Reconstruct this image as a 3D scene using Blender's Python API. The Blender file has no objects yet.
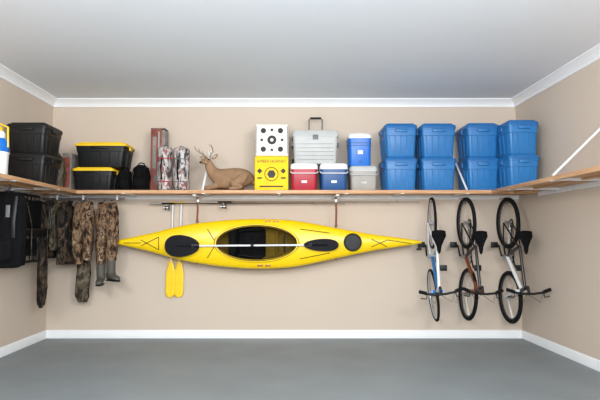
import bpy, bmesh, math, random
from mathutils import Vector, Matrix, noise
random.seed(4)
sc = bpy.context.scene
sc.view_settings.view_transform = 'Standard'
sc.view_settings.look = 'None'
sc.view_settings.exposure = 0.0

# ---------------------------------------------------------------- survey
D, H, F, PITCH = 7.1, 1.352, 521.0, math.radians(4.06)
CEIL = H + 1.892
XL, XR = -3.235, 3.16
ZS = H + 0.587           # shelf top
ZU = H + 0.543           # shelf underside
def site(u, v, d):
    zh = d * math.tan(PITCH + math.atan((200 - v) / F))
    fwd = math.cos(PITCH) * d + math.sin(PITCH) * zh
    return Vector(((u - 287) * fwd / F, d - D, H + zh))

# ---------------------------------------------------------------- materials
def lin(c):
    return tuple(((x/255)/12.92 if x/255 <= .04045 else ((x/255+.055)/1.055)**2.4) for x in c)
def mat(name, rgb, rough=.5, metal=0, var=.06, scale=8, bump=0, bscale=60, spec=.5):
    m = bpy.data.materials.new(name); m.use_nodes = True
    nt = m.node_tree; p = nt.nodes['Principled BSDF']
    c = lin(rgb)
    tc = nt.nodes.new('ShaderNodeTexCoord')
    n = nt.nodes.new('ShaderNodeTexNoise'); n.inputs['Scale'].default_value = scale; n.inputs['Detail'].default_value = 4
    nt.links.new(tc.outputs['Object'], n.inputs['Vector'])
    r = nt.nodes.new('ShaderNodeValToRGB')
    r.color_ramp.elements[0].position = .3; r.color_ramp.elements[1].position = .7
    r.color_ramp.elements[0].color = (*[x*(1-var) for x in c], 1)
    r.color_ramp.elements[1].color = (*[min(1, x*(1+var)) for x in c], 1)
    nt.links.new(n.outputs['Fac'], r.inputs['Fac']); nt.links.new(r.outputs['Color'], p.inputs['Base Color'])
    p.inputs['Roughness'].default_value = rough; p.inputs['Metallic'].default_value = metal
    p.inputs['Specular IOR Level'].default_value = spec
    if bump:
        n2 = nt.nodes.new('ShaderNodeTexNoise'); n2.inputs['Scale'].default_value = bscale
        nt.links.new(tc.outputs['Object'], n2.inputs['Vector'])
        bp = nt.nodes.new('ShaderNodeBump'); bp.inputs['Strength'].default_value = bump; bp.inputs['Distance'].default_value = .01
        nt.links.new(n2.outputs['Fac'], bp.inputs['Height']); nt.links.new(bp.outputs['Normal'], p.inputs['Normal'])
    return m
def camo(name, cols, scale=14, rough=.9, stretch=(1, 1, .6)):
    m = mat(name, cols[0], rough, spec=.2)
    nt = m.node_tree; p = nt.nodes['Principled BSDF']
    tc = nt.nodes.new('ShaderNodeTexCoord'); mp = nt.nodes.new('ShaderNodeMapping'); mp.inputs['Scale'].default_value = stretch
    n = nt.nodes.new('ShaderNodeTexNoise'); n.inputs['Scale'].default_value = scale; n.inputs['Detail'].default_value = 5; n.inputs['Distortion'].default_value = .7
    r = nt.nodes.new('ShaderNodeValToRGB'); r.color_ramp.interpolation = 'CONSTANT'
    k = len(cols); pos = [0] + [.36 + .28*i/(k-1) for i in range(1, k)]
    e = r.color_ramp.elements
    while len(e) < k: e.new(.5)
    for i in range(k): e[i].position = pos[i]; e[i].color = (*lin(cols[i]), 1)
    nt.links.new(tc.outputs['Object'], mp.inputs['Vector']); nt.links.new(mp.outputs[0], n.inputs['Vector'])
    nt.links.new(n.outputs['Fac'], r.inputs['Fac']); nt.links.new(r.outputs['Color'], p.inputs['Base Color'])
    return m
def woodmat(name, a, b_, stretch=(1, 14, 14)):
    m = mat(name, a, .55)
    nt = m.node_tree; p = nt.nodes['Principled BSDF']
    tc = nt.nodes.new('ShaderNodeTexCoord'); mp = nt.nodes.new('ShaderNodeMapping'); mp.inputs['Scale'].default_value = stretch
    n = nt.nodes.new('ShaderNodeTexNoise'); n.inputs['Scale'].default_value = 3; n.inputs['Detail'].default_value = 6
    r = nt.nodes.new('ShaderNodeValToRGB'); r.color_ramp.elements[0].position = .3; r.color_ramp.elements[1].position = .7
    r.color_ramp.elements[0].color = (*lin(a), 1); r.color_ramp.elements[1].color = (*lin(b_), 1)
    nt.links.new(tc.outputs['Object'], mp.inputs['Vector']); nt.links.new(mp.outputs[0], n.inputs['Vector'])
    nt.links.new(n.outputs['Fac'], r.inputs['Fac']); nt.links.new(r.outputs['Color'], p.inputs['Base Color'])
    return m

M_WALL = mat('wall_paint', (206, 192, 177), .85, var=.012, scale=1.5, bump=.04, bscale=160, spec=.2)
M_CEIL = mat('ceiling_paint', (228, 234, 241), .9, var=.012, scale=1.2, bump=.05, bscale=120, spec=.2)
M_TRIM = mat('trim_gloss', (240, 243, 246), .4, var=.01)
M_FLOOR = mat('epoxy_floor', (126, 134, 137), .5, var=.07, scale=2.2, bump=.06, bscale=25, spec=.4)
M_WOODX = woodmat('shelf_wood_x', (214, 172, 132), (186, 138, 98))
M_WOODY = woodmat('shelf_wood_y', (214, 172, 132), (186, 138, 98), (14, 1, 14))
M_STEELW = mat('white_steel', (232, 234, 236), .4)
M_STEEL = mat('steel', (170, 172, 176), .3, .9)
M_BLACK = mat('black_plastic', (16, 17, 19), .45, spec=.35)
M_BLADE = mat('black_blade', (12, 13, 20), .55, spec=.15)
M_BLACKF = mat('black_fabric', (14, 14, 16), .9, var=.3, scale=20, bump=.3, spec=.12)
M_RUB = mat('rubber', (18, 18, 20), .85, spec=.2)
M_BLUE = mat('blue_plastic', (36, 112, 174), .4, var=.04)
M_BLUED = mat('blue_lid_plastic', (30, 100, 162), .4, var=.04)
M_YEL = mat('yellow_lid', (240, 196, 30), .4)
M_KAY = mat('kayak_yellow', (244, 206, 8), .3, var=.02)
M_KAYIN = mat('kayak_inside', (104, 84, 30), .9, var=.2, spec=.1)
M_PADY = mat('paddle_yellow', (246, 206, 10), .35)
M_WHITE = mat('white_plastic', (232, 234, 234), .4, var=.02)
M_RED = mat('red_plastic', (172, 26, 48), .4)
M_CBLUE = mat('cooler_blue', (20, 76, 134), .4)
M_JBLUE = mat('jug_blue', (14, 106, 198), .35)
M_GREY = mat('cooler_grey', (184, 187, 186), .45)
M_GREYD = mat('cooler_dark_grey', (104, 108, 110), .45)
M_GREYM = mat('cooler_mid_grey', (158, 161, 161), .45)
M_TAUPE = mat('cooler_taupe', (164, 160, 154), .5)
M_FOAM = mat('target_foam', (236, 234, 226), .85, bump=.2)
M_FOAMY = mat('target_yellow', (250, 204, 16), .7, bump=.1)
M_BOX = mat('box_brown', (132, 70, 56), .6, var=.3, scale=16)
M_BOXG = mat('box_grey', (132, 126, 120), .6, var=.3, scale=14)
M_DEER = mat('deer_coat', (150, 120, 92), .9, var=.18, scale=9, bump=.3, bscale=90, spec=.2)
M_DEERL = mat('deer_light', (194, 178, 156), .9)
M_ANT = mat('antler', (140, 120, 96), .6)
M_STRAP = mat('rust_strap', (120, 66, 42), .7)
M_BOOT = mat('boot_rubber', (80, 78, 70), .6)
M_C1 = camo('camo_brown', [(44, 34, 27), (94, 72, 54), (136, 110, 86), (70, 54, 42), (162, 140, 114)], 16)
M_C2 = camo('camo_dark', [(24, 22, 21), (54, 46, 40), (90, 74, 60), (34, 31, 27)])
M_C3 = camo('wrapped_camo', [(70, 62, 60), (146, 140, 136), (190, 188, 186), (150, 92, 86), (104, 96, 90)], 20, .35, (1, 1, .35))
M_C4 = camo('camo_taupe', [(52, 48, 40), (86, 78, 64), (112, 102, 86), (66, 60, 50)])
M_FB = mat('frame_blue', (50, 120, 184), .3, .2)
M_FW = mat('frame_white', (222, 226, 228), .3)
M_FK = mat('frame_black', (22, 22, 26), .3)
M_FR = mat('frame_copper', (140, 78, 48), .3, .4)
M_RIM = mat('rim_alloy', (200, 204, 208), .3, .5)
M_RIMD = mat('rim_dark', (70, 72, 76), .35, .6)

# ---------------------------------------------------------------- mesh builder
class B:
    def __init__(s): s.v = []; s.f = []; s.fm = []; s.fs = []; s.mats = []; s.M = Matrix()
    def mi(s, m):
        if m not in s.mats: s.mats.append(m)
        return s.mats.index(m)
    def add(s, vs, fs, m, smooth=True):
        o = len(s.v); i = s.mi(m)
        s.v += [s.M @ Vector(p) for p in vs]
        for f in fs: s.f.append([o+k for k in f]); s.fm.append(i); s.fs.append(smooth)
    def box(s, c, size, m, bevel=0, rot=None, seg=2):
        bm = bmesh.new(); bmesh.ops.create_cube(bm, size=1)
        for v in bm.verts: v.co = Vector((v.co.x*size[0], v.co.y*size[1], v.co.z*size[2]))
        if bevel: bmesh.ops.bevel(bm, geom=bm.edges[:], offset=min(bevel, min(size)*.45), segments=seg, affect='EDGES', profile=.5)
        R = rot if rot else Matrix()
        vs = [R.to_4x4() @ v.co + Vector(c) for v in bm.verts]
        s.add(vs, [[v.index for v in f.verts] for f in bm.faces], m, bool(bevel)); bm.free()
    def b2(s, lo, hi, m, bevel=0):
        s.box([(a+b_)/2 for a, b_ in zip(lo, hi)], [abs(b_-a) for a, b_ in zip(lo, hi)], m, bevel)
    def rings(s, R, m, cap=True, closed=False, smooth=True):
        n = len(R[0]); vs = [p for r in R for p in r]; fs = []
        K = len(R) if closed else len(R)-1
        for i in range(K):
            j = (i+1) % len(R)
            for k in range(n):
                l = (k+1) % n; fs.append([i*n+k, i*n+l, j*n+l, j*n+k])
        if cap and not closed:
            fs.append(list(range(n))[::-1]); fs.append([(len(R)-1)*n+k for k in range(n)])
        s.add(vs, fs, m, smooth)
    def tube(s, P, r, m, n=8, closed=False, flat=1.0):
        P = [Vector(p) for p in P]; N = len(P)
        rr = r if isinstance(r, (list, tuple)) else [r]*N
        R = []; a = None
        for i in range(N):
            if closed: t = P[(i+1) % N]-P[i-1]
            else: t = P[min(i+1, N-1)]-P[max(i-1, 0)]
            t.normalize()
            if a is None:
                a = t.cross(Vector((0, 0, 1)))
                if a.length < .1: a = t.cross(Vector((0, 1, 0)))
                a.normalize()
            else:
                a = a - t*a.dot(t); a.normalize()
            b_ = t.cross(a)
            R.append([P[i]+(a*math.cos(q)+b_*math.sin(q)*flat)*rr[i] for q in [2*math.pi*k/n for k in range(n)]])
        s.rings(R, m, closed=closed)
    def torus(s, c, ax, R, r, m, N=32, n=8):
        ax = Vector(ax).normalized(); a = ax.orthogonal().normalized(); b_ = ax.cross(a); c = Vector(c)
        s.tube([c+(a*math.cos(q)+b_*math.sin(q))*R for q in [2*math.pi*k/N for k in range(N)]], r, m, n, closed=True)
    def cyl(s, a, b_, r, m, n=16): s.tube([a, b_], r, m, n)
    def ell(s, c, rad, m, rot=None, n=16):
        R = rot.to_4x4() if rot else Matrix(); c = Vector(c); rg = []
        for i in range(1, n//2+4):
            th = math.pi*i/(n//2+4)
            rg.append([c+R @ Vector((rad[0]*math.sin(th)*math.cos(p), rad[1]*math.sin(th)*math.sin(p), rad[2]*math.cos(th))) for p in [2*math.pi*k/n for k in range(n)]])
        s.rings(rg, m)
    def rloft(s, L, m, seg=4):
        """levels: (z,w,d,r,cx,cy)"""
        R = []
        for (z, w, d, r, cx, cy) in L:
            r = min(r, w*.49, d*.49); ring = []
            for (sx, sy, a0) in ((1, 1, 0), (-1, 1, 90), (-1, -1, 180), (1, -1, 270)):
                for k in range(seg+1):
                    q = math.radians(a0+90*k/seg)
                    ring.append(Vector((cx+sx*(w/2-r)+r*math.cos(q), cy+sy*(d/2-r)+r*math.sin(q), z)))
            R.append(ring)
        s.rings(R, m)
    def text(s, body, c, size, m, rot=None, ext=.001):
        cu = bpy.data.curves.new('t', 'FONT'); cu.body = body; cu.size = size; cu.align_x = 'CENTER'; cu.align_y = 'CENTER'; cu.extrude = ext; cu.resolution_u = 3
        o = bpy.data.objects.new('t', cu); sc.collection.objects.link(o)
        bpy.context.view_layer.update()
        me = o.evaluated_get(bpy.context.evaluated_depsgraph_get()).to_mesh()
        R = rot or Matrix.Rotation(math.pi/2, 4, 'X')
        s.add([R @ v.co + Vector(c) for v in me.vertices], [list(p.vertices) for p in me.polygons], m, False)
        o.evaluated_get(bpy.context.evaluated_depsgraph_get()).to_mesh_clear()
        bpy.data.objects.remove(o); bpy.data.curves.remove(cu)
    def skin(s, nodes, edges, m, sub=2):
        me = bpy.data.meshes.new('sk'); me.from_pydata([n[0] for n in nodes], edges, [])
        o = bpy.data.objects.new('sk', me); sc.collection.objects.link(o)
        md = o.modifiers.new('s', 'SKIN'); md.branch_smoothing = .4
        for i, n in enumerate(nodes):
            r = n[1]; me.skin_vertices[0].data[i].radius = (r, r) if not isinstance(r, tuple) else r
            me.skin_vertices[0].data[i].use_root = (i == 0)
        ss = o.modifiers.new('u', 'SUBSURF'); ss.levels = sub
        bpy.context.view_layer.update()
        ev = o.evaluated_get(bpy.context.evaluated_depsgraph_get()); e = ev.to_mesh()
        s.add([v.co.copy() for v in e.vertices], [list(p.vertices) for p in e.polygons], m)
        ev.to_mesh_clear(); bpy.data.objects.remove(o); bpy.data.meshes.remove(me)
    def cloth(s, L, m, amp=.12, seed=0, steps=5, n=28, cap=True):
        """levels (cx,cy,z,rx,ry)"""
        LL = []
        for i in range(len(L)-1):
            for k in range(steps):
                t = k/steps; t2 = t*t*(3-2*t)
                LL.append([a+(b_-a)*(t2 if j != 2 else t) for j, (a, b_) in enumerate(zip(L[i], L[i+1]))])
        LL.append(list(L[-1])); R = []
        for (cx, cy, z, rx, ry) in LL:
            ring = []
            for k in range(n):
                q = 2*math.pi*k/n
                f = 1+amp*2*noise.noise(Vector((math.cos(q)*2.2+seed, math.sin(q)*2.2, z*4+seed)))+amp*noise.noise(Vector((math.cos(q)*5, math.sin(q)*5+seed, z*14)))
                ring.append(Vector((cx+rx*f*math.cos(q), cy+ry*f*math.sin(q), z)))
            R.append(ring)
        s.rings(R, m, cap=cap)
    def done(s, name, angle=38):
        s.v = [Vector(p) for p in s.v]
        lo = Vector([min(p[i] for p in s.v) for i in range(3)]); hi = Vector([max(p[i] for p in s.v) for i in range(3)])
        o0 = Vector(((lo.x+hi.x)/2, (lo.y+hi.y)/2, lo.z))
        me = bpy.data.meshes.new(name); me.from_pydata([p-o0 for p in s.v], [], s.f)
        for m in s.mats: me.materials.append(m)
        me.polygons.foreach_set('material_index', s.fm); me.polygons.foreach_set('use_smooth', s.fs)
        me.update()
        bm = bmesh.new(); bm.from_mesh(me); bmesh.ops.recalc_face_normals(bm, faces=bm.faces); bm.to_mesh(me); bm.free()
        me.set_sharp_from_angle(angle=math.radians(angle))
        o = bpy.data.objects.new(name, me); o.location = o0; sc.collection.objects.link(o); return o

# ---------------------------------------------------------------- room shell
YF = -9.0
def slab(name, lo, hi, m):
    b = B(); b.b2(lo, hi, m); return b.done(name)
slab('floor', (XL-.1, YF, -.1), (XR+.1, .1, 0), M_FLOOR)
slab('ceiling', (XL-.1, YF, CEIL), (XR+.1, .1, CEIL+.1), M_CEIL)
slab('wall_back', (XL-.1, 0, 0), (XR+.1, .1, CEIL), M_WALL)
slab('wall_left', (XL-.1, YF, 0), (XL, 0, CEIL), M_WALL)
slab('wall_right', (XR, YF, 0), (XR+.1, 0, CEIL), M_WALL)
def trim(name, prof, p0, p1, inward):
    b = B(); inw = Vector(inward)
    R = [[Vector(p)+inw*a+Vector((0, 0, z)) for a, z in prof] for p in (p0, p1)]
    b.rings(R, M_TRIM, smooth=False); b.done(name)
crown = [(0, 0), (.1, 0), (.1, -.012), (.085, -.02), (.06, -.035), (.03, -.065), (.018, -.085), (.018, -.1), (0, -.1)]
base = [(0, 0), (.018, 0), (.018, .085), (.012, .1), (.006, .108), (0, .108)]
for nm, prof, z in (('trim', crown, CEIL), ('baseboard', base, 0)):
    names = ['trim_1', 'trim_2', 'trim_3'] if nm == 'trim' else ['baseboard_back', 'baseboard_left', 'baseboard_right']
    trim(names[0], prof, (XL, 0, z), (XR, 0, z), (0, -1, 0))
    trim(names[1], prof, (XL, YF, z), (XL, 0, z), (1, 0, 0))
    trim(names[2], prof, (XR, YF, z), (XR, 0, z), (-1, 0, 0))

# ---------------------------------------------------------------- shelves
b = B()
b.b2((XL, -.575, ZS-.018), (XR, 0, ZS), M_WOODX)
b.b2((XL, -.6, ZU), (XR, -.575, ZS), M_WOODX, .003)
b.b2((XL, -.02, ZU-.03), (XR, 0, ZS-.018), M_STEELW)           # wall rail
for x in (-2.95, -2.05, -1.05, -.1, .75, 1.45, 2.26):
    b.b2((x-.015, -.57, ZU+.002), (x+.015, -.02, ZS-.018), M_STEELW)
    b.b2((x-.02, -.604, ZU-.004), (x+.02, -.56, ZU+.003), M_STEELW)
for x in (-1.06, 2.26):   # tension braces above shelf
    a = Vector((x, -.585, ZS+.005)); c = Vector((x, -.008, ZS+.56))
    b.tube([a, c], .014, M_STEELW, 6, flat=.4); b.box(c, (.04, .012, .07), M_STEELW, .003)
b.done('storage_shelf')
for side, xw, sgn in (('l', XL, 1), ('r', XR, -1)):
    b = B(); xo = xw+sgn*.6; xi = xw+sgn*.575; y0 = -4.6; y1 = -.602
    b.b2((xw, y0, ZS-.018), (xi, y1, ZS), M_WOODY)
    b.b2((xi, y0, ZU), (xo, y1, ZS), M_WOODY, .003)
    b.b2((xw, y0, ZU-.03), (xw+sgn*.02, y1, ZS-.018), M_STEELW)
    b.b2((xw+sgn*.28, y0, ZU+.006), (xw+sgn*.32, y1, ZS-.018), M_WOODY)
    for y in (-1.1, -2.08, -3.1, -4.1):
        b.b2((xw+sgn*.02, y-.015, ZU+.002), (xi, y+.015, ZS-.018), M_STEELW)
        b.b2((xo-sgn*.04, y-.02, ZU-.004), (xo+sgn*.004, y+.02, ZU+.003), M_STEELW)
    for y in ((-2.08, -4.1) if side == 'r' else (-4.1,)):
        a = Vector((xo-sgn*.015, y, ZS+.005)); c = Vector((xw+sgn*.008, y, ZS+.56))
        b.tube([a, c], .024, M_STEELW, 6, flat=.5); b.box(c, (.012, .04, .07), M_STEELW, .003)
    b.done('storage_shelf')

# ---------------------------------------------------------------- totes
def tote(name, cx, w, yf, dp, z0, h, mb, ml, lab=None, ribs=5):
    b = B(); cy = yf+dp/2
    b.rloft([(z0, w*.82, dp*.84, .03, cx, cy), (z0+.012, w*.85, dp*.87, .035, cx, cy), (z0+h*.62, w*.91, dp*.92, .035, cx, cy),
             (z0+h*.63, w*.94, dp*.945, .035, cx, cy), (z0+h*.8, w*.95, dp*.955, .035, cx, cy), (z0+h*.805, w*.97, dp*.975, .035, cx, cy),
             (z0+h*.86, w*.975, dp*.98, .035, cx, cy)], mb)
    b.rloft([(z0+h*.84, w, dp, .04, cx, cy), (z0+h*.92, w, dp, .04, cx, cy), (z0+h*.95, w*.97, dp*.975, .04, cx, cy), (z0+h*.95, w*.88, dp*.9, .035, cx, cy),
             (z0+h*.985, w*.86, dp*.88, .035, cx, cy), (z0+h, w*.84, dp*.86, .03, cx, cy)], ml)
    for i in range(ribs):
        fx = (i/(ribs-1)-.5)*.72
        b.tube([(cx+fx*w*.9, cy-dp*.435, z0+.02), (cx+fx*w, cy-dp*.462, z0+h*.62)], .007, mb, 6)
    for i in range(4):
        fy = (i/3-.5)*.72
        for sx in (-1, 1):
            b.tube([(cx+sx*w*.425, cy+fy*dp*.9, z0+.02), (cx+sx*w*.457, cy+fy*dp, z0+h*.62)], .007, mb, 6)
    b.box((cx, yf+.004, z0+h*.78), (w*.36, .03, h*.1), mb, .008)      # handle
    for sx in (-1, 1): b.box((cx+sx*w*.497, cy, z0+h*.8), (.02, dp*.22, h*.16), ml, .006)
    if lab: b.box((cx, yf+dp*.035, z0+h*.4), (w*.5, .012, h*.14), lab, .002)
    return b.done(name)
HT = (site(400, 123, 6.55).z-ZS)/2
def pair(u0, u1, d, dp=.5, h=HT):
    a = site(u0, 157, d).x; c = site(u1, 157, d).x; w = c-a
    for k in range(2):
        tote('storage_tote', (a+c)/2+k*.004, w-.012, d-D, dp, ZS+.001+k*(h+.001), h, M_BLUE, M_BLUED)
pair(384.5, 418.5, 6.55); pair(421, 457.5, 6.55); pair(467, 501, 6.53, .5)
pair(508.5, 541, 6.2, .5, HT*.96)
# black totes on the left-hand shelf
for k in range(2):
    tote('black_storage_tote', -2.885, .45, -1.42, .46, ZS+.001+k*.341, .34, M_BLACK, M_BLACK)
# yellow-lid totes
zt = (site(100, 167, 6.55).z-ZS)
a = site(71, 180, 6.55).x; c = site(113, 180, 6.55).x
tote('yellow_lid_tote', (a+c)/2, c-a, -.55, .42, ZS+.001, zt, M_BLACK, M_YEL)
a = site(74, 155, 6.55).x; c = site(126, 155, 6.55).x
tote('yellow_lid_tote', (a+c)/2, c-a, -.56, .42, ZS+.002+zt, site(100, 142, 6.55).z-ZS-zt, M_BLACK, M_YEL)

# drink jug at far left
b = B(); cx, cy = -2.89, -1.98
def rr(L): return [[Vector((cx+r*math.cos(q), cy+r*math.sin(q), ZS+.001+z)) for q in [2*math.pi*k/28 for k in range(28)]] for z, r in L]
b.rings(rr(((0, .1), (.01, .112), (.23, .118), (.235, .125), (.25, .125), (.25, .118))), M_WHITE)
b.rings(rr(((.25, .118), (.35, .122), (.38, .11), (.39, .08))), M_JBLUE)
b.rings(rr(((.39, .085), (.44, .085), (.46, .07))), M_WHITE)
b.rings(rr(((.46, .06), (.50, .06), (.51, .045))), M_YEL)
b.tube([(cx-.12, cy, ZS+.3), (cx-.12, cy-.01, ZS+.5), (cx, cy, ZS+.55), (cx+.12, cy-.01, ZS+.5), (cx+.12, cy, ZS+.3)], .01, M_YEL)
b.done('drink_cooler_jug')

# ---------------------------------------------------------------- bags
def bag(name, u0, u1, v0, yf, dp, m, strap=M_BLACKF, seed=0):
    d = yf+D; a = site(u0, v0, d); c = site(u1, v0, d); w = c.x-a.x; h = a.z-ZS; cx = (a.x+c.x)/2; cy = yf+dp/2
    b = B()
    b.cloth([(cx, cy, ZS+.001, w*.38, dp*.38), (cx, cy, ZS+.015, w*.47, dp*.46), (cx, cy, ZS+h*.5, w*.49, dp*.48), (cx, cy, ZS+h*.85, w*.42, dp*.4), (cx, cy, ZS+h*.96, w*.25, dp*.25)], m, .06, seed)
    b.cloth([(cx, yf+.01, ZS+h*.12, w*.3, .03), (cx, yf+.0, ZS+h*.2, w*.33, .045), (cx, yf+.005, ZS+h*.42, w*.33, .04), (cx, yf+.03, ZS+h*.5, w*.28, .03)], m, .05, seed+3)
    b.tube([(cx-.04, cy, ZS+h*.93), (cx-.035, cy, ZS+h*1.02), (cx, cy, ZS+h*1.06), (cx+.035, cy, ZS+h*1.02), (cx+.04, cy, ZS+h*.93)], .008, strap)
    for sx in (-1, 1): b.tube([(cx+sx*w*.3, cy-dp*.42, ZS+h*.82), (cx+sx*w*.38, cy-dp*.55, ZS+h*.5), (cx+sx*w*.34, cy-dp*.5, ZS+h*.1)], .009, strap, 6, flat=.4)
    b.done(name)
bag('camera_bag', 115.5, 130, 168, -.5, .22, M_BLACKF, seed=1)
bag('camera_bag', 130, 147.5, 163, -.5, .26, M_BLACKF, seed=5)
# camo duffel in the corner behind totes
b = B()
b.cloth([(-2.88, -.76, ZS+.001, .1, .12), (-2.88, -.76, ZS+.03, .14, .16), (-2.88, -.76, ZS+.2, .15, .17), (-2.88, -.76, ZS+.36, .13, .14), (-2.88, -.76, ZS+.5, .05, .1)], M_C4, .08, 7)
b.tube([(-2.93, -.76, ZS+.48), (-2.92, -.76, ZS+.55), (-2.84, -.76, ZS+.55), (-2.83, -.76, ZS+.48)], .01, M_BLACKF)
b.done('camo_duffel_bag')
b = B(); px = site(71, 150, 6.55).x-.075
b.box((px, -.34, ZS+.245), (.12, .3, .48), M_BOXG, .006); b.box((px, -.493, ZS+.24), (.09, .004, .38), M_BOX, .001)
b.box((px, -.34, ZS+.487), (.124, .05, .004), M_TAUPE)
b.done('cardboard_box')

# ---------------------------------------------------------------- tall boxes + camo rolls
b = B(); p = site(149, 127, 6.7); q = site(160, 127, 6.7); h = p.z-ZS
b.box(((p.x+q.x)/2, -.2, ZS+h/2), (q.x-p.x, .2, h-.002), M_BOX, .004)
b.box((q.x+.022, -.2, ZS+h*.49), (.045, .2, h*.975), M_BOXG, .003)
b.box(((p.x+q.x)/2-.02, -.302, ZS+h*.62), (.05, .004, h*.5), M_BOXG, .001)
b.box(((p.x+q.x)/2+.035, -.302, ZS+h*.5), (.02, .004, h*.9), M_TAUPE, .001)
b.box(((p.x+q.x)/2+.01, -.303, ZS+h*.2), (.06, .004, h*.12), M_GREYD, .001)
b.box(((p.x+q.x)/2+.02, -.2, ZS+h+.003), (q.x-p.x+.05, .21, .008), M_GREYD, .002)
b.done('tent_carton')
def roll(u0, u1, v0, y, m, red):
    a = site(u0, v0, y+D); c = site(u1, v0, y+D); r = (c.x-a.x)/2; cx = (a.x+c.x)/2; h = a.z-ZS; b = B()
    b.cloth([(cx, y, ZS+.001, r*.9, r*.85), (cx, y, ZS+.02, r, r), (cx, y, ZS+h*.5, r*1.02, r), (cx, y, ZS+h*.95, r*.99, r*.95), (cx, y, ZS+h, r*.8, r*.7)], m, .04, u0)
    for t in (.2, .72):
        b.torus((cx, y, ZS+h*t), (0, 0, 1), r*1.0, .007, red, 24, 6)
    b.cyl((cx, y, ZS+h*.98), (cx, y, ZS+h*1.03), r*.3, M_BLACK, 12)
    b.tube([(cx-r*.2, y-r, ZS+h*.7), (cx-r*.2, y-r-.05, ZS+h*.5), (cx-r*.2, y-r, ZS+h*.25)], .01, M_BLACKF, 6)
    b.done('camo_sleeping_roll')
roll(158, 172.5, 147, -.46, M_C3, M_RED); roll(173.5, 189.5, 148, -.46, M_C3, M_GREYD)

# ---------------------------------------------------------------- bedded deer decoy
b = B(); s0 = site(228, 190, 6.75); b.M = Matrix.Translation((s0.x, -.33, ZS+.004))
N = [((.2, 0, .175), (.15, .18)), ((.1, 0, .175), (.145, .175)), ((0, 0, .17), (.145, .17)), ((-.10, 0, .17), (.13, .16)),
     ((-.185, -.01, .225), (.09, .105)), ((-.23, -.02, .29), (.066, .075)), ((-.255, -.03, .36), (.052, .055)), ((-.268, -.05, .40), (.048, .052)), ((-.298, -.10, .385), (.04, .042)), ((-.328, -.15, .36), (.028, .028)),
     ((.19, -.12, .12), .085), ((.06, -.18, .075), .048), ((.2, -.21, .04), .028), ((.1, -.235, .022), .022), ((.03, -.24, .02), .02),
     ((-.12, -.11, .08), .055), ((-.2, -.15, .04), .03), ((-.29, -.18, .03), .025), ((-.2, -.21, .02), .02),
     ((.19, .12, .12), .075), ((.08, .15, .07), .04), ((.2, .17, .035), .025), ((.1, .19, .022), .02),
     ((-.12, .09, .08), .05), ((-.22, .1, .04), .028), ((-.3, .1, .03), .024), ((-.22, .13, .02), .019),
     ((.275, 0, .165), (.11, .14)), ((.325, 0, .14), .03), ((.335, 0, .09), .02)]
E = [(i, i+1) for i in range(9)]+[(0, 10), (10, 11), (11, 12), (12, 13), (13, 14), (3, 15), (15, 16), (16, 17), (17, 18), (0, 19), (19, 20), (20, 21), (21, 22), (3, 23), (23, 24), (24, 25), (25, 26), (0, 27), (27, 28), (28, 29)]
b.skin(N, E, M_DEER)
hd = Vector((.017, 0, -.045))
b.ell(Vector((-.354, -.166, .405))+hd, (.017, .015, .015), M_BLACK, n=10)
for sg in (-1, 1):
    side = Vector((.83, -.55, 0))*sg      # across the head
    b.ell(Vector((-.298, -.075, .455))+side*.044+hd, (.011, .011, .011), M_BLACK, n=10)
    eb = Vector((-.265, -.035, .475))+side*.06+hd
    Re = Matrix.Rotation(math.atan2(side.y, side.x), 4, 'Z') @ Matrix.Rotation(-.35, 4, 'Y')
    b.ell(eb+side*.04+Vector((0, 0, .015)), (.058, .013, .026), M_DEER, Re, 12)
    b.ell(eb+side*.04+Vector((-.007, -.012, .013)), (.04, .006, .015), M_DEERL, Re, 10)
    a0 = Vector((-.275, -.05, .485))+side*.022+hd
    pts = [a0, a0+side*.04+Vector((-.01, 0, .04)), a0+side*.09+Vector((-.02, 0, .07)), a0+side*.12+Vector((-.05, -.02, .11)), a0+side*.10+Vector((-.08, -.05, .15))]
    b.tube(pts, [.008, .007, .006, .005, .002], M_ANT, 7)
    for k, up in ((1, .05), (2, .065), (3, .05)):
        b.tube([pts[k], pts[k]+Vector((-.015, -.01, up*.6)), pts[k]+Vector((-.02, -.015, up))], [.005, .004, .002], M_ANT, 6)
b.ell(Vector((-.31, -.105, .41))+hd, (.03, .045, .012), M_DEERL, Matrix.Rotation(-.9, 4, 'Z'), 10)
b.done('deer_decoy', 80)

# ---------------------------------------------------------------- archery targets
def fspan(u0, u1, v0, v1, d):
    a = site(u0, v0, d); c = site(u1, v1, d); return a.x, c.x, c.z, a.z
x0, x1, _, zm = fspan(254.5, 288.5, 156, 190, 6.6)
b = B(); dp = .42
b.b2((x0, -.5, ZS+.001), (x1, -.5+dp, zm), M_FOAMY, .02)
w = x1-x0; cx = (x0+x1)/2; zc = (ZS+zm)/2; hh = zm-ZS
b.text('AMBER HORNET', (cx, -.501, zm-.07), .05, M_BLACK)
b.torus((cx, -.5, zc-.01), (0, 1, 0), .085, .005, M_BLACK, 32, 6)
b.rings([[Vector((cx+r*math.cos(q)*1.0, y, zc-.01+r*math.sin(q))) for q in [2*math.pi*k/6 for k in range(6)]] for y, r in ((-.499, .055), (-.503, .055))], M_BLACK)
for sx in (-1, 1):
    b.box((cx+sx*.15, -.5, zc+.03), (.05, .005, .05), M_BLACK, .001, Matrix.Rotation(.78, 4, 'Y'))
    b.box((cx+sx*.15, -.5, zc-.06), (.06, .005, .02), M_BLACK, .001)
b.box((cx, -.5, ZS+.055), (.3, .005, .018), M_BLACK, .001)
b.box((x0-.001, -.29, zc), (.004, .25, .2), M_BLACK, .001)
b.done('yellow_archery_target')
_, _, _, zt2 = fspan(255, 289, 124, 156, 6.62)
b = B(); za = zm+.004
b.b2((x0+.008, -.48, za), (x1, -.48+.4, zt2), M_FOAM, .02)
zc = (za+zt2)/2
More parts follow.
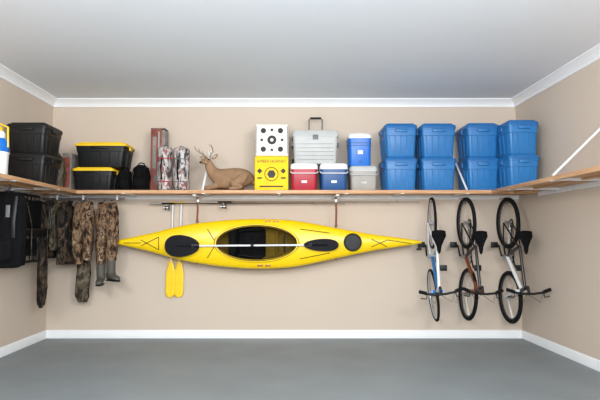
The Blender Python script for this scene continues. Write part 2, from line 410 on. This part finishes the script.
for dx, dz, r in ((-.11, .12, .034), (.11, .12, .034), (0, 0, .058), (-.11, -.12, .034), (.11, -.12, .034), (-.13, 0, .018), (.13, 0, .018), (0, .13, .018), (0, -.13, .018)):
    b.cyl((cx+.004+dx, -.484, zc+dz), (cx+.004+dx, -.47, zc+dz), r, M_BLACK, 24)
    b.cyl((x0+.0045, -.28+dx, zc+dz), (x0+.02, -.28+dx, zc+dz), r, M_BLACK, 20)
b.cyl((cx+.004, -.487, zc), (cx+.004, -.47, zc), .022, M_FOAM, 20)
for sx in (0, 1):
    b.box(((x0+.02 if sx == 0 else x1-.012), -.479, zc), (.006, .006, (zt2-za)*.86), M_BLACK, .001)
b.done('white_archery_target')

# ---------------------------------------------------------------- coolers
def cooler(name, u0, u1, v0, d, dp, z0, mb, ml, kind='bail', lidf=.78):
    a = site(u0, v0, d); c = site(u1, v0, d); w = c.x-a.x; cx = (a.x+c.x)/2; z1 = a.z; h = z1-z0; y = d-D; cy = y+dp/2; b = B()
    zl = z0+h*lidf
    b.rloft([(z0, w*.86, dp*.86, .03, cx, cy), (z0+.012, w*.9, dp*.9, .04, cx, cy), (zl-.02, w*.95, dp*.95, .04, cx, cy), (zl, w*.96, dp*.96, .04, cx, cy)], mb)
    b.rloft([(zl, w, dp, .045, cx, cy), (zl+(z1-zl)*.6, w, dp, .045, cx, cy), (z1-.006, w*.94, dp*.94, .05, cx, cy), (z1, w*.86, dp*.86, .04, cx, cy)], ml)
    if kind == 'bail':
        zz = z0+h*.68
        b.tube([(cx-w*.49, cy, zz+.04), (cx-w*.49, y-.012, zz-.005), (cx-w*.44, y-.02, zz-.02), (cx+w*.44, y-.02, zz-.02), (cx+w*.49, y-.012, zz-.005), (cx+w*.49, cy, zz+.04)], .006, ml)
        for sx in (-1, 1): b.cyl((cx+sx*w*.47, cy, zz+.04), (cx+sx*w*.5, cy, zz+.04), .024, ml)
        b.box((cx, y+.012, z0+h*.32), (w*.2, .008, h*.09), ml, .003)
    if kind == 'wheeled':
        for i in range(5): b.box((cx, y+dp*.035, z0+h*(.12+i*.115)), (w*.78, .014, .008), M_GREYM, .003)
        b.box((cx, y-.002, zl-.01), (.07, .02, .06), M_GREYD, .005)
        for sx in (-1, 1):
            b.box((cx+sx*w*.49, cy, z0+h*.6), (.03, .14, .05), M_GREYD, .008)
            b.cyl((cx+sx*(w*.43), cy+dp*.42, z0+.055), (cx+sx*(w*.49), cy+dp*.42, z0+.055), .05, M_RUB, 20)
        hz = site(300, 118.5, d+dp-.02).z; hx0 = site(309, 120, d+dp).x; hx1 = site(322, 120, d+dp).x; yb = y+dp-.03
        b.tube([(hx0, yb, zl), (hx0, yb, hz-.02), (hx0+.02, yb, hz), (hx1-.02, yb, hz), (hx1, yb, hz-.02), (hx1, yb, zl)], .009, M_GREYD)
        b.cyl((hx0+.015, yb, hz), (hx1-.015, yb, hz), .015, M_BLACK)
    if kind == 'upright':
        b.box((cx, y+.008, z0+h*.42), (w*.22, .012, h*.12), ml, .004)
        b.tube([(cx-w*.45, cy, z1-.03), (cx-w*.42, cy-.03, z1+.012), (cx, cy-.05, z1+.016), (cx+w*.42, cy-.03, z1+.012), (cx+w*.45, cy, z1-.03)], .009, ml)
        b.cyl((cx, y+.015, z0+.05), (cx, y-.02, z0+.05), .01, M_CBLUE)
        for f in (.62, .7): b.rloft([(z0+h*f, w*.965, dp*.965, .04, cx, cy), (z0+h*f+.01, w*.965, dp*.965, .04, cx, cy)], M_CBLUE)
    b.done(name); return z1
zr = cooler('red_cooler', 290.5, 318, 163, 6.56, .34, ZS+.001, M_RED, M_WHITE)
zb = cooler('blue_cooler', 320, 348, 163, 6.56, .34, ZS+.001, M_CBLUE, M_WHITE)
cooler('wheeled_cooler', 292, 339, 129.5, 6.6, .36, zr+.001, M_GREY, M_GREY, 'wheeled', .8)
zg = cooler('grey_cooler', 350, 378, 165.5, 6.58, .34, ZS+.001, M_TAUPE, M_GREY)
cooler('upright_cooler', 348.5, 372, 133.5, 6.6, .3, zg+.001, M_JBLUE, M_WHITE, 'upright', .86)

# ---------------------------------------------------------------- kayak
dk = 6.78
tab = [(106, 0), (114, 3.5), (130, 9.5), (150, 18), (170, 29), (190, 38), (220, 46), (250, 50), (280, 49), (300, 45), (325, 35), (350, 25), (375, 15.5), (400, 9), (416, 4.5), (424, 1.5)]
pxm = site(288, 243, dk).x-site(287, 243, dk).x
zk = site(287, 243, dk).z
X0 = site(112, 243, dk).x; X1 = site(421, 243, dk).x
def bw(x):
    u = 287+x/pxm
    for (a, wa), (c, wc) in zip(tab, tab[1:]):
        if a <= u <= c:
            t = (u-a)/(c-a); return max((wa+(wc-wa)*t)/2*pxm, .006)
    return .006
def bws(x): return max(.006, sum(bw(min(max(x+o, X0), X1)) for o in (-.12, -.08, -.04, 0, .04, .08, .12))/7) if X0+.12 < x < X1-.12 else bw(x)
YK = -.31
def deck(x): return .03+.075*(bws(x)/.33)**.7
def hull(x): return .03+.2*(bws(x)/.33)**.7
def zsag(x): return zk+.01*math.cos((x-(X0+X1)/2)/(X1-X0)*math.pi*2)*-1
def ydeck(x, z):
    w = bws(x); return YK-deck(x)*math.sqrt(max(0, 1-min(1, abs((z-zsag(x))/w))**2.2))
KX, KA, KB = site(257, 243, dk).x, 40.5*pxm, .232
kzc = zk+.0
b = B(); NS, NR = 260, 72
R = []
for i in range(NS+1):
    x = X0+(X1-X0)*i/NS; w = bws(x); ring = []
    for k in range(NR):
        q = 2*math.pi*k/NR; cz = math.cos(q); sy = math.sin(q)
        zz = zsag(x)+w*math.copysign(abs(cz)**.9, cz)
        y = ydeck(x, zz) if sy >= 0 else YK+hull(x)*abs(sy)**.75
        ring.append(Vector((x, y, zz)))
    R.append(ring)
vs = [p for r in R for p in r]; fs = []
for i in range(NS):
    for k in range(NR):
        l = (k+1) % NR; f = [i*NR+k, i*NR+l, (i+1)*NR+l, (i+1)*NR+k]
        c = sum((vs[j] for j in f), Vector())/4
        if k < NR//2 and ((c.x-KX)/KA)**2+((c.z-kzc)/KB)**2 < 1: continue
        fs.append(f)
fs.append(list(range(NR))); fs.append([NS*NR+k for k in range(NR)])
b.add(vs, fs, M_KAY)
def kring(sc_, dy, n=64, flat=None):
    r = []
    for k in range(n):
        q = 2*math.pi*k/n; x = KX+KA*sc_*math.cos(q); z = kzc+KB*sc_*math.sin(q)
        y = ydeck(KX+KA*math.cos(q), kzc+KB*math.sin(q))+dy if flat is None else flat
        r.append(Vector((x, y, z)))
    return r
b.tube(kring(1.0, -.006), .018, M_KAY, 8, closed=True)
b.tube(kring(.975, -.02), .006, M_BLACK, 8, closed=True)
b.tube(kring(1.035, -.002), .005, M_BLACK, 8, closed=True)
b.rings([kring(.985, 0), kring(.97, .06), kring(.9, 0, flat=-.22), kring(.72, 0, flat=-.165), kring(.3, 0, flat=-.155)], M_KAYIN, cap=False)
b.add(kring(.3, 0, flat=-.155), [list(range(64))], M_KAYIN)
# seat: pan, side bolsters, backrest
sx = site(246, 243, dk).x
b.box((sx+.04, -.19, zk), (.42, .07, .38), M_BLACKF, .03)
b.box((sx-.16, -.28, zk), (.10, .2, .38), M_BLACKF, .035, Matrix.Rotation(-.25, 4, 'Z'))
for sg in (-1, 1):
    b.box((sx+.04, -.25, zk+sg*.175), (.36, .1, .045), M_BLACKF, .015)
    b.tube([(sx-.1, -.33, zk+sg*.15), (sx+.2, -.3, zk+sg*.2)], .008, M_BLACK, 6)
for x in (.5, .62): b.box((sx+x-.1, -.19, zk), (.03, .05, .3), M_KAYIN, .01)
b.cyl((sx+.5, -.22, zk-.12), (sx+.5, -.22, zk+.12), .012, M_BLACK)
# round hatch on the foredeck
hx = site(352, 243, dk).x; hz = zk+.01; yh = ydeck(hx, hz)
b.tube([(hx, yh+.02, hz), (hx, yh-.014, hz)], .115, M_BLACK, 32); b.torus((hx, yh-.012, hz), (0, 1, 0), .105, .012, M_BLACK, 32)
b.tube([(hx, yh-.014, hz), (hx, yh-.022, hz)], .06, M_BLACK, 24)
# deck cords, toggles, marks
def cord(u0, v0, u1, v1, r=.0045, m=M_BLACK):
    P = []
    for t in range(9):
        p = site(u0+(u1-u0)*t/8, v0+(v1-v0)*t/8, dk-.1); P.append((p.x, ydeck(p.x, p.z)-.005, p.z))
    b.tube(P, r, m, 6)
for c in ((140, 240, 158, 250), (158, 237, 140, 246), (158, 237, 158, 250), (372, 239, 388, 247), (372, 247, 388, 240), (388, 240, 412, 243.5), (122, 243, 140, 243), (207, 229, 214, 240), (207, 258, 214, 247), (300, 229, 330, 233), (300, 259, 330, 253)): cord(*c)
for u, v in ((268, 221.5), (276, 221.5), (260, 265.5), (268, 265.5)):
    p = site(u, v, dk-.06); b.box((p.x, ydeck(p.x, p.z)-.002, p.z), (.07, .006, .022), M_FR, .001)
b.tube([(X0+.02, YK, zk), (X0-.01, YK-.02, zk-.02), (X0+.01, YK-.02, zk-.05)], .006, M_BLACK)
b.tube([(X1-.02, YK, zk), (X1-.03, YK-.02, zk-.07)], .006, M_BLACK); b.cyl((X1-.06, YK-.02, zk-.08), (X1, YK-.02, zk-.08), .012, M_BLACK, 8)
b.done('kayak', 50)

# kayak paddle lying across the deck
b = B(); a = site(199, 246, 6.62); c = site(304, 245, 6.62); yy = YK-.115-.03
a.y = yy; c.y = yy
b.tube([a-Vector((.1, 0, 0)), c+Vector((.1, 0, 0))], .013, M_FW, 10)
b.cyl(a+(c-a)*.49, a+(c-a)*.52, .018, M_BLACK, 12)
for p, q, hw in ((a, -1, .138), (c, 1, .078)):
    L = .44; ring = []
    for k in range(40):
        an = 2*math.pi*k/40; ex = math.cos(an); ez = math.sin(an)
        ring.append((q*(L/2+L/2*ex), hw*math.copysign(abs(ez)**.85, ez)*(1-.18*(-ex))))
    R = [[p+Vector((x, dy+.015*abs(z/hw), z*s_)) for x, z in ring] for dy, s_ in ((-.006, .97), (-.01, 1), (.004, 1), (.008, .97))]
    b.rings(R, M_BLADE)
    b.tube([p, p+Vector((q*.3, -.012, 0))], [.014, .006], M_BLADE, 8)
b.done('kayak_paddle')

# yellow canoe paddles hanging on the wall
for u, v1, tl in ((169.5, 297.5, -.012), (178, 297.5, .012)):
    b = B(); d = 7.03; t = site(u+3, 203, d); e = site(u, v1, d); y = -.045
    zt_, ze = t.z, e.z; L = .52
    ax = lambda z: e.x+(t.x-e.x)*(z-ze)/(zt_-ze)
    b.tube([(ax(zt_), y, zt_), (ax(ze+L*.9), y, ze+L*.9)], .014, M_FW, 10)
    b.cyl((ax(zt_)-.035, y, zt_), (ax(zt_)+.035, y, zt_), .016, M_PADY, 10)
    b.tube([(ax(zt_), -.003, zt_-.02), (ax(zt_), y-.03, zt_-.02)], .005, M_STEEL, 6)
    R = []
    for k in range(17):
        s_ = k/16; z = ze+L*s_
        hw = .062*min(1, (max(s_, .0)*12+.12)**.5)*(1 if s_ < .62 else 1-.78*((s_-.62)/.38)**1.2)
        th = .008+.008*max(0, s_-.5)
        R.append([Vector((ax(z)+hw*math.cos(q), y+th*math.sin(q)-.004*abs(math.cos(q)), z)) for q in [2*math.pi*j/20 for j in range(20)]])
    b.rings(R, M_PADY); b.done('canoe_paddle', 60)

# hangers for the kayak: webbing strap dropping from the shelf to a sling under the hull
for u in (197, 336):
    b = B(); p = site(u, 220, 6.78); x = p.x; w = bws(x)
    zb_ = zsag(x)+w
    b.tube([(x, YK, ZU-.02), (x+.006, YK, (ZU+zb_)/2), (x, YK, zb_+.005)], .013, M_STRAP, 8, flat=.6)
    b.box((x+.004, YK, ZU-.07), (.036, .02, .05), M_STEEL, .005)
    b.torus((x, YK, zb_+.03), (0, 1, 0), .02, .005, M_STEEL, 16, 6)
    b.b2((x-.02, -.56, ZU-.024), (x+.02, -.03, ZU-.006), M_STEELW, .003)
    P = []
    for k in range(17):
        q = math.pi*k/16; P.append((x, YK+(hull(x)+.014)*math.sin(q)**.75 if 0 < k < 16 else YK, zsag(x)+(w+.012)*math.copysign(abs(math.cos(q))**.9, math.cos(q))))
    b.tube(P, .010, M_STRAP, 6); b.done('kayak_hanger')

# fishing rods under the shelf
for k, (u0, u1, v, y) in enumerate(((150, 345, 203.5, -.12), (205, 420, 202, -.16))):
    b = B(); a = site(u0, v, 7.1+y); c = site(u1, v, 7.1+y); a.y = c.y = y
    b.tube([a, a.lerp(c, .12), a.lerp(c, .13), c], [.012, .012, .006, .002], M_BLACK, 8)
    b.cyl(a, a.lerp(c, .06), .015, M_TAUPE, 10)
    r0 = a.lerp(c, .085)
    b.cyl(r0, r0-Vector((0, 0, .045)), .006, M_STEEL); b.tube([r0-Vector((.03, 0, .06)), r0+Vector((.03, 0, -.06))], [.028, .024], M_STEEL, 16)
    b.torus(r0-Vector((-.035, 0, .06)), (1, 0, 0), .03, .004, M_BLACK, 20, 6)
    b.tube([r0-Vector((0, .02, .06)), r0-Vector((0, .06, .06)), r0-Vector((0, .065, .09))], .005, M_BLACK, 6)
    for t in (.25, .4, .55, .7, .85, .99):
        g = a.lerp(c, t); b.torus(g-Vector((0, 0, .012)), (1, 0, 0), .011, .002, M_STEEL, 12, 5)
    for t in (.03, .5, .9):
        g = a.lerp(c, t); b.tube([(g.x, -.026, g.z+.03), (g.x, y, g.z-.012), (g.x, y-.02, g.z)], .004, M_STEEL, 6)
    b.done('fishing_rod')

# ---------------------------------------------------------------- bicycles
def bike(X, mf, mf2, steer, tw, bar, fat, za, zf, roll_=0, rim=None):
    b = B(); WB = za-zf; rim = rim or M_RIM
    # local: x=across (w), y=-h (out from the wall), z = za - s
    T = Matrix.Translation((X, 0, za)) @ Matrix.Rotation(roll_, 4, 'Z')
    def P(s, h, w=0): return Vector((w, -h, -s))
    b.M = T; WR = .335
    def wheel(s, h):
        c = P(s, h)
        b.torus(c, (1, 0, 0), WR-fat, fat, M_RUB, 48, 10); b.torus(c, (1, 0, 0), WR-fat*2-.006, .011, rim, 48, 6)
        b.cyl(c-Vector((.035, 0, 0)), c+Vector((.035, 0, 0)), .02, M_STEEL, 12); b.cyl(c-Vector((.06, 0, 0)), c+Vector((.06, 0, 0)), .006, M_STEEL, 8)
        for k in range(28):
            q = 2*math.pi*k/28; e = c+Vector((0, math.cos(q), math.sin(q)))*(WR-fat*2-.008)
            b.tube([c+Vector((.03*(1 if k % 2 else -1), math.cos(q+.5)*.016, math.sin(q+.5)*.016)), e], .0013, M_STEEL, 4)
    wheel(0, WR+.012)
    hA = WR+.012
    BB, ST, HT_, HB = P(.43, .29), P(.27, .76), P(.79, .86), P(.83, .74)
    if tw: ST, HT_, HB = P(.28, .70), P(.79, .80), P(.83, .68)
    RA = P(0, hA)
    b.tube([BB, ST], .018, mf, 12); b.tube([ST*.93+BB*.07, HT_*.85+HB*.15], .018, mf, 12); b.tube([BB, HB*.9+HT_*.1], .022, mf2, 12); b.tube([HB, HT_], .023, mf, 12)
    for sg in (-1, 1):
        o = Vector((sg*.055, 0, 0)); i_ = Vector((sg*.02, 0, 0))
        b.tube([BB+i_, BB*.6+RA*.4+o*.9, RA+o], [.012, .011, .009], mf, 8); b.tube([ST*.9+BB*.1+i_*.7, ST*.5+RA*.5+o*.9, RA+o], [.01, .01, .009], mf, 8)
    # saddle
    ax = (ST-BB).normalized()
    top = ST+ax*.13
    b.tube([ST, top], .0135, M_STEEL, 10)
    tp = top+Vector((0, -.02, 0))
    R = []
    for t, hw, th in ((-.13, .03, .014), (-.12, .078, .03), (-.06, .085, .04), (0, .055, .034), (.06, .03, .028), (.12, .022, .022), (.15, .01, .008)):
        R.append([tp+Vector((hw*math.cos(q), -th*math.sin(q)*(1 if math.sin(q) > 0 else .7), -t)) for q in [2*math.pi*k/16 for k in range(16)]])
    b.rings(R, M_BLACKF)
    # drivetrain
    b.cyl(BB-Vector((.06, 0, 0)), BB+Vector((.06, 0, 0)), .022, M_STEEL, 14)
    b.torus(BB+Vector((.05, 0, 0)), (1, 0, 0), .09, .006, M_BLACK, 32, 6)
    for k in range(5):
        q = 2*math.pi*k/5; b.tube([BB+Vector((.05, 0, 0)), BB+Vector((.05, math.cos(q)*.088, math.sin(q)*.088))], .006, M_STEEL, 5)
    for sg in (-1, 1):
        dv = Vector((0, -.5, -.86))*.17*sg; c0 = BB+Vector((sg*.07, 0, 0)); b.tube([c0, c0+dv], .011, M_BLACK, 8)
        b.box(c0+dv+Vector((sg*.055, 0, 0)), (.09, .025, .075), M_BLACK, .006)
    b.torus(RA+Vector((.045, 0, 0)), (1, 0, 0), .045, .01, M_BLACK, 24, 6)
    for e in (1, -1): b.tube([RA+Vector((.048, e*.045, 0)), BB+Vector((.05, e*.09, 0))], .0045, M_BLACK, 5)
    b.tube([RA+Vector((.05, .02, 0)), RA+Vector((.05, .09, -.05))], .012, M_BLACK, 6)
    # steered parts
    sa = (HT_-HB).normalized()
    b.M = T @ Matrix.Translation(HB) @ Matrix.Rotation(steer, 4, sa) @ Matrix.Translation(-HB)
    FA = P(WB, hA); wheel(WB, hA)
    cr = HB-sa*.03
    b.cyl(cr-Vector((.06, 0, 0)), cr+Vector((.06, 0, 0)), .018, mf2, 10)
    for sg in (-1, 1):
        o = Vector((sg*.058, 0, 0)); b.tube([cr+o, cr*.6+FA*.4+o, FA+o], [.018, .017, .01], mf2, 10)
    stt = HT_+sa*.06; b.tube([HT_, stt], .014, M_BLACK, 10); hb = stt+Vector((0, -.03, -.08)); b.tube([stt, hb], .016, M_BLACK, 10)
    W = bar
    b.tube([hb+Vector((-W, .02, .05)), hb+Vector((-W*.6, -.005, .015)), hb+Vector((-.05, 0, 0)), hb+Vector((.05, 0, 0)), hb+Vector((W*.6, -.005, .015)), hb+Vector((W, .02, .05))], .014, M_BLACK, 8)
    for sg in (-1, 1):
        b.cyl(hb+Vector((sg*W, .02, .05)), hb+Vector((sg*W*.66, .0, .022)), .021, M_RUB, 12)
        b.tube([hb+Vector((sg*W*.64, 0, .02)), hb+Vector((sg*W*.7, .0, -.04)), hb+Vector((sg*W*.95, .02, -.03))], .007, M_BLACK, 6)
        b.tube([hb+Vector((sg*W*.62, 0, .01)), hb+Vector((sg*.1, -.06, -.09)), HT_+Vector((0, -.03, -.07)), HB+Vector((sg*.02, 0, -.03))], .003, M_BLACK, 5)
    b.M = T
    # hook under shelf
    b.tube([(0, -.1, ZU-.03-za), (0, -.3, ZU-.032-za), (0, -.36, ZU-.05-za), (0, -.36, WR-fat*2-.02), (0, -.33, WR-fat*2-.035), (0, -.3, WR-fat*2-.02)], .005, M_STRAP, 8)
    b.M = Matrix()
    b.done('bicycle', 45)
za = site(466, 223, 6.76).z; zf = site(466, 294, 6.76).z
bike(1.93, M_FW, M_FB, .1, False, .25, .017, za, site(430, 295, 6.76).z, -.14)
bike(2.32, M_FK, M_FR, -.05, True, .235, .024, za, zf, 0, M_RIMD)
bike(2.86, M_FK, M_FW, .0, True, .26, .026, za, site(510, 297, 6.76).z, 0, M_RIMD)

# ---------------------------------------------------------------- hunting clothes
zr_ = ZU-.045
b = B(); ra = XL+.05; rb = site(124, 200, 6.72).x
b.cyl((ra, -.34, zr_), (rb, -.34, zr_), .012, M_STEEL, 12)
for x in (ra+.2, rb-.1, (ra+rb)/2): b.b2((x-.01, -.36, zr_-.016), (x+.01, -.32, ZU-.001), M_STEELW, .002)
b.done('clothes_rod')
def hangerpts(b, x, z, half, wdir):
    y = -.34
    b.tube([(x, y+.0, z+.0), (x, y+.016, z+.018), (x, y, z+.034-.012)], .003, M_STEEL, 6)
    d = Vector(wdir); c = Vector((x, y, z-.03)); b.tube([Vector((x, y, z)), c], .003, M_STEEL, 6)
    b.tube([c, c+d*half+Vector((0, 0, -.07))], .004, M_STEEL, 6); b.tube([c, c-d*half+Vector((0, 0, -.07))], .004, M_STEEL, 6)
def jacket(u0, u1, v1, m, seed, name='camo_jacket'):
    d = 6.76; a = site(u0, 215, d); c = site(u1, v1, d); x = (a.x+c.x)/2; hw = (c.x-a.x)/2; zb_ = c.z; zt_ = zr_-.045; y = -.34; b = B()
    hangerpts(b, x, zr_-.012, .17, (0, 1, 0))
    b.cloth([(x, y, zt_, hw*.35, .05), (x, y, zt_-.03, hw*.5, .09), (x, y, zt_-.08, hw*.8, .17), (x, y, zt_-.2, hw, .2), (x, y, (zt_+zb_)/2, hw*1.0, .2), (x, y, zb_, hw*1.05, .21)], m, .13, seed)
    for sg in (-1, 1):
        ys = y+sg*.19
        b.cloth([(x, ys-sg*.03, zt_-.07, hw*.5, .04), (x, ys, zt_-.12, hw*.62, .065), (x+hw*.1, ys+sg*.02, zt_-.3, hw*.6, .06), (x+hw*.2, ys-.01, zt_-.5, hw*.5, .05), (x+hw*.2, ys-.02, max(zb_-.06, zt_-.58), hw*.42, .042)], m, .15, seed+9)
    b.torus((x, y, zt_+.002), (0, 0, 1), .05, .016, m, 20, 8)
    b.done(name)
jacket(45, 54, 258, M_C2, 1); jacket(54, 62, 250, M_C4, 2.3); jacket(62, 72, 264, M_C2, 4.1)
def trousers(name, u0, u1, vlist, m, seed, y=-.36, boots=False, bib=False):
    d = D+y; a = site(u0, 215, d); c = site(u1, 215, d); x = (a.x+c.x)/2; hw = (c.x-a.x)/2; zt_ = zr_-.05
    b = B(); zc = zt_-.28
    b.tube([(x, -.34, zr_+.0), (x, -.33, zr_+.02), (x, -.34, zr_-.03), (x, y, zt_+.01)], .003, M_STEEL, 6)
    b.cyl((x-hw*.8, y, zt_+.005), (x+hw*.8, y, zt_+.005), .006, M_STEEL)
    if bib:
        for sg in (-1, 1): b.tube([(x+sg*hw*.4, y-.01, zt_-.06), (x+sg*hw*.35, y, zt_+.02), (x+sg*hw*.4, y+.04, zt_-.06)], .012, M_BLACKF, 6, flat=.4)
    b.cloth([(x, y, zt_, hw*.8, .05), (x, y, zt_-.04, hw*.92, .075), (x, y, zt_-.16, hw, .1), (x, y, zc, hw*1.02, .1), (x, y, zc-.06, hw*.9, .08)], m, .1, seed)
    for i, sg in enumerate((-1, 1)):
        zb_ = site(u0, vlist[i], d-.02*i).z; xo = x+sg*hw*.5; yo = y-.03*i
        zb2 = zb_+.26 if boots else zb_
        b.cloth([(xo, yo, zc+.05, hw*.5, .085), (xo, yo, zc-.1, hw*.55, .085), (xo+sg*.01, yo, (zc+zb2)/2, hw*.5, .075), (xo, yo, zb2, hw*.44, .065)], m, .14, seed+i*5+2)
        if boots:
            b.cloth([(xo, yo, zb2+.02, hw*.4, .06), (xo, yo, zb2-.1, hw*.4, .055), (xo+.005, yo, zb_+.08, hw*.4, .052)], M_BOOT, .03, 2)
            dr = Vector((.75, -.66, 0)) if sg > 0 else Vector((.2, -.98, 0)); p = Vector((xo, yo, zb_))
            R = []
            side = Vector((-dr.y, dr.x, 0))
            for t, w_, h_ in ((-.065, .025, .07), (-.05, .043, .12), (0, .046, .125), (.05, .043, .09), (.1, .048, .065), (.15, .045, .05), (.18, .022, .03)):
                R.append([p+dr*t+side*w_*math.cos(q)+Vector((0, 0, .016+h_/2+h_/2*math.sin(q))) for q in [2*math.pi*k/16 for k in range(16)]])
            b.rings(R, M_BOOT)
            R = []
            for t, w_ in ((-.07, .025), (-.055, .045), (0, .045), (.05, .04), (.1, .05), (.15, .048), (.187, .024)):
                R.append([p+dr*t+side*w_*math.cos(q)+Vector((0, 0, .01+.012*math.sin(q))) for q in [2*math.pi*k/12 for k in range(12)]])
            b.rings(R, M_RUB)
    b.done(name, 60)
trousers('camo_trousers', 74, 94, (264, 260), M_C1, 3.3, y=-.42)
trousers('camo_waders', 97, 118.5, (285, 281), M_C1, 8.2, y=-.42, boots=True, bib=True)
# game bag hanging lower
b = B(); p = site(82.5, 302, 6.9)
zt3 = site(82, 256, 6.9).z
b.tube([(p.x, -.2, zt3+.02), (p.x, -.25, zr_-.02), (p.x, -.32, zr_+.01)], .005, M_BLACK, 6)
b.cloth([(p.x, -.2, zt3+.02, .05, .04), (p.x, -.2, zt3-.08, .085, .06), (p.x-.005, -.2, p.z+.28, .09, .06), (p.x, -.2, p.z+.08, .085, .055), (p.x, -.2, p.z, .06, .04)], M_C4, .12, 6)
b.done('camo_game_bag')
# long camo gun case at the left
b = B(); p = site(40.5, 308, 6.42); zt3 = ZU-.03; x = p.x; yg = -.68
b.tube([(x, yg, zt3+.02), (x, yg, zt3-.1)], .006, M_BLACK)
b.cloth([(x, yg, zt3-.08, .02, .025), (x, yg, zt3-.14, .045, .06), (x, yg, zt3-.6, .045, .07), (x+.01, yg, p.z+.25, .055, .07), (x+.005, yg, p.z+.05, .045, .04), (x, yg, p.z, .02, .02)], M_C2, .14, 12)
b.done('camo_gun_case')

# tree stand on the left wall
b = B(); X = -3.0
ya, yb = -1.55, -.82; z1 = ZU-.06; z0 = site(30, 262, 6).z
P4 = [(X, ya, z0), (X, yb, z0), (X, yb, z1), (X, ya, z1)]
for i in range(4): b.tube([P4[i], P4[(i+1) % 4]], .018, M_BLACK)
for i in range(1, 8):
    y = ya+(yb-ya)*i/8; b.cyl((X, y, z0), (X, y, z1), .009, M_BLACK, 6)
for i in range(1, 6):
    z = z0+(z1-z0)*i/6; b.cyl((X-.01, ya, z), (X-.01, yb, z), .008, M_BLACK, 6)
for y in (ya+.05, yb-.04):
    b.tube([(X, y, z1-.05), (X+.14, y, z1-.1), (X+.18, y, z1-.4), (X+.02, y, z0+.15)], .016, M_BLACK)
b.cyl((X+.18, ya+.05, z1-.4), (X+.18, yb-.04, z1-.4), .014, M_BLACK, 8)
b.box((X+.11, (ya+yb)/2, z1-.42), (.16, .58, .06), M_BLACKF, .025, Matrix.Rotation(.3, 4, 'Y'))
b.box((X+.05, (ya+yb)/2, z1-.22), (.06, .6, .32), M_BLACKF, .025)
b.box((X+.04, (ya+yb)/2, z0+.16), (.04, .5, .18), M_BLACKF, .015)
for y in (ya+.15, yb-.2):
    b.tube([(X+.15, y, z1-.1), (X+.2, y+.02, z1-.35), (X+.19, y+.05, z1-.6), (X+.2, y+.04, z1-.74)], .014, M_C4, 6, flat=.4)
for y in (ya+.1, yb-.1): b.tube([(X, y, z1), (X, y, z1+.04), (XL+.024, y, z1+.04)], .006, M_STEEL)
b.done('tree_stand')
b = B(); x, y = -2.8, -1.86; z1 = ZU-.04; z0 = site(10, 268, 5.2).z
b.cloth([(x, y, z0, .1, .1), (x, y, z0+.03, .16, .12), (x, y, (z0+z1)/2, .17, .13), (x, y, z1-.12, .16, .12), (x, y, z1-.05, .1, .08)], M_BLACKF, .07, 3)
b.cloth([(x+.0, y-.12, z0+.06, .09, .03), (x, y-.13, z0+.1, .11, .05), (x, y-.13, z0+.26, .11, .05), (x, y-.11, z0+.32, .09, .03)], M_BLACKF, .05, 8)
b.tube([(x, y, z1-.06), (x, y, z1+.03)], .01, M_BLACK)
for sg in (-1, 1): b.tube([(x+sg*.12, y-.1, z1-.1), (x+sg*.13, y-.16, z1-.35), (x+sg*.12, y-.13, z0+.3)], .018, M_BLACK, 6, flat=.3)
b.box((x+.06, y-.13, z1-.25), (.04, .012, .12), M_GREYD, .004)
b.done('hunting_backpack')

# ---------------------------------------------------------------- light
w = bpy.data.worlds.new('world'); sc.world = w; w.use_nodes = True
bg = w.node_tree.nodes['Background']; bg.inputs[0].default_value = (.9, .95, 1, 1); bg.inputs[1].default_value = .62
def area(name, loc, tgt, size, e, col=(1, 1, 1)):
    l = bpy.data.lights.new(name, 'AREA'); l.shape = 'RECTANGLE'; l.size = size[0]; l.size_y = size[1]; l.energy = e; l.color = col
    o = bpy.data.objects.new(name, l); o.location = loc
    o.rotation_euler = (Vector(tgt)-Vector(loc)).to_track_quat('-Z', 'Y').to_euler(); sc.collection.objects.link(o)
area('softbox_light', (-2.0, -6.8, 2.85), (.3, 0, 1.4), (1.0, .7), 104, (1, .995, .985))
area('softbox_light', (2.0, -6.8, 2.85), (-.3, 0, 1.4), (1.0, .7), 112, (1, .995, .985))
area('bounce_light', (0, -6.7, 1.9), (0, -3.4, 3.4), (2.6, .8), 205, (.93, .97, 1))  # unseen lamp aimed upward, added to brighten the ceiling

# ---------------------------------------------------------------- camera
cam = bpy.data.cameras.new('camera'); co = bpy.data.objects.new('camera', cam); sc.collection.objects.link(co)
cam.sensor_width = 36; cam.lens = 36*F/600; cam.shift_x = 13/600
co.location = (0, -D, H); co.rotation_euler = (math.pi/2+PITCH, 0, 0)
sc.camera = co
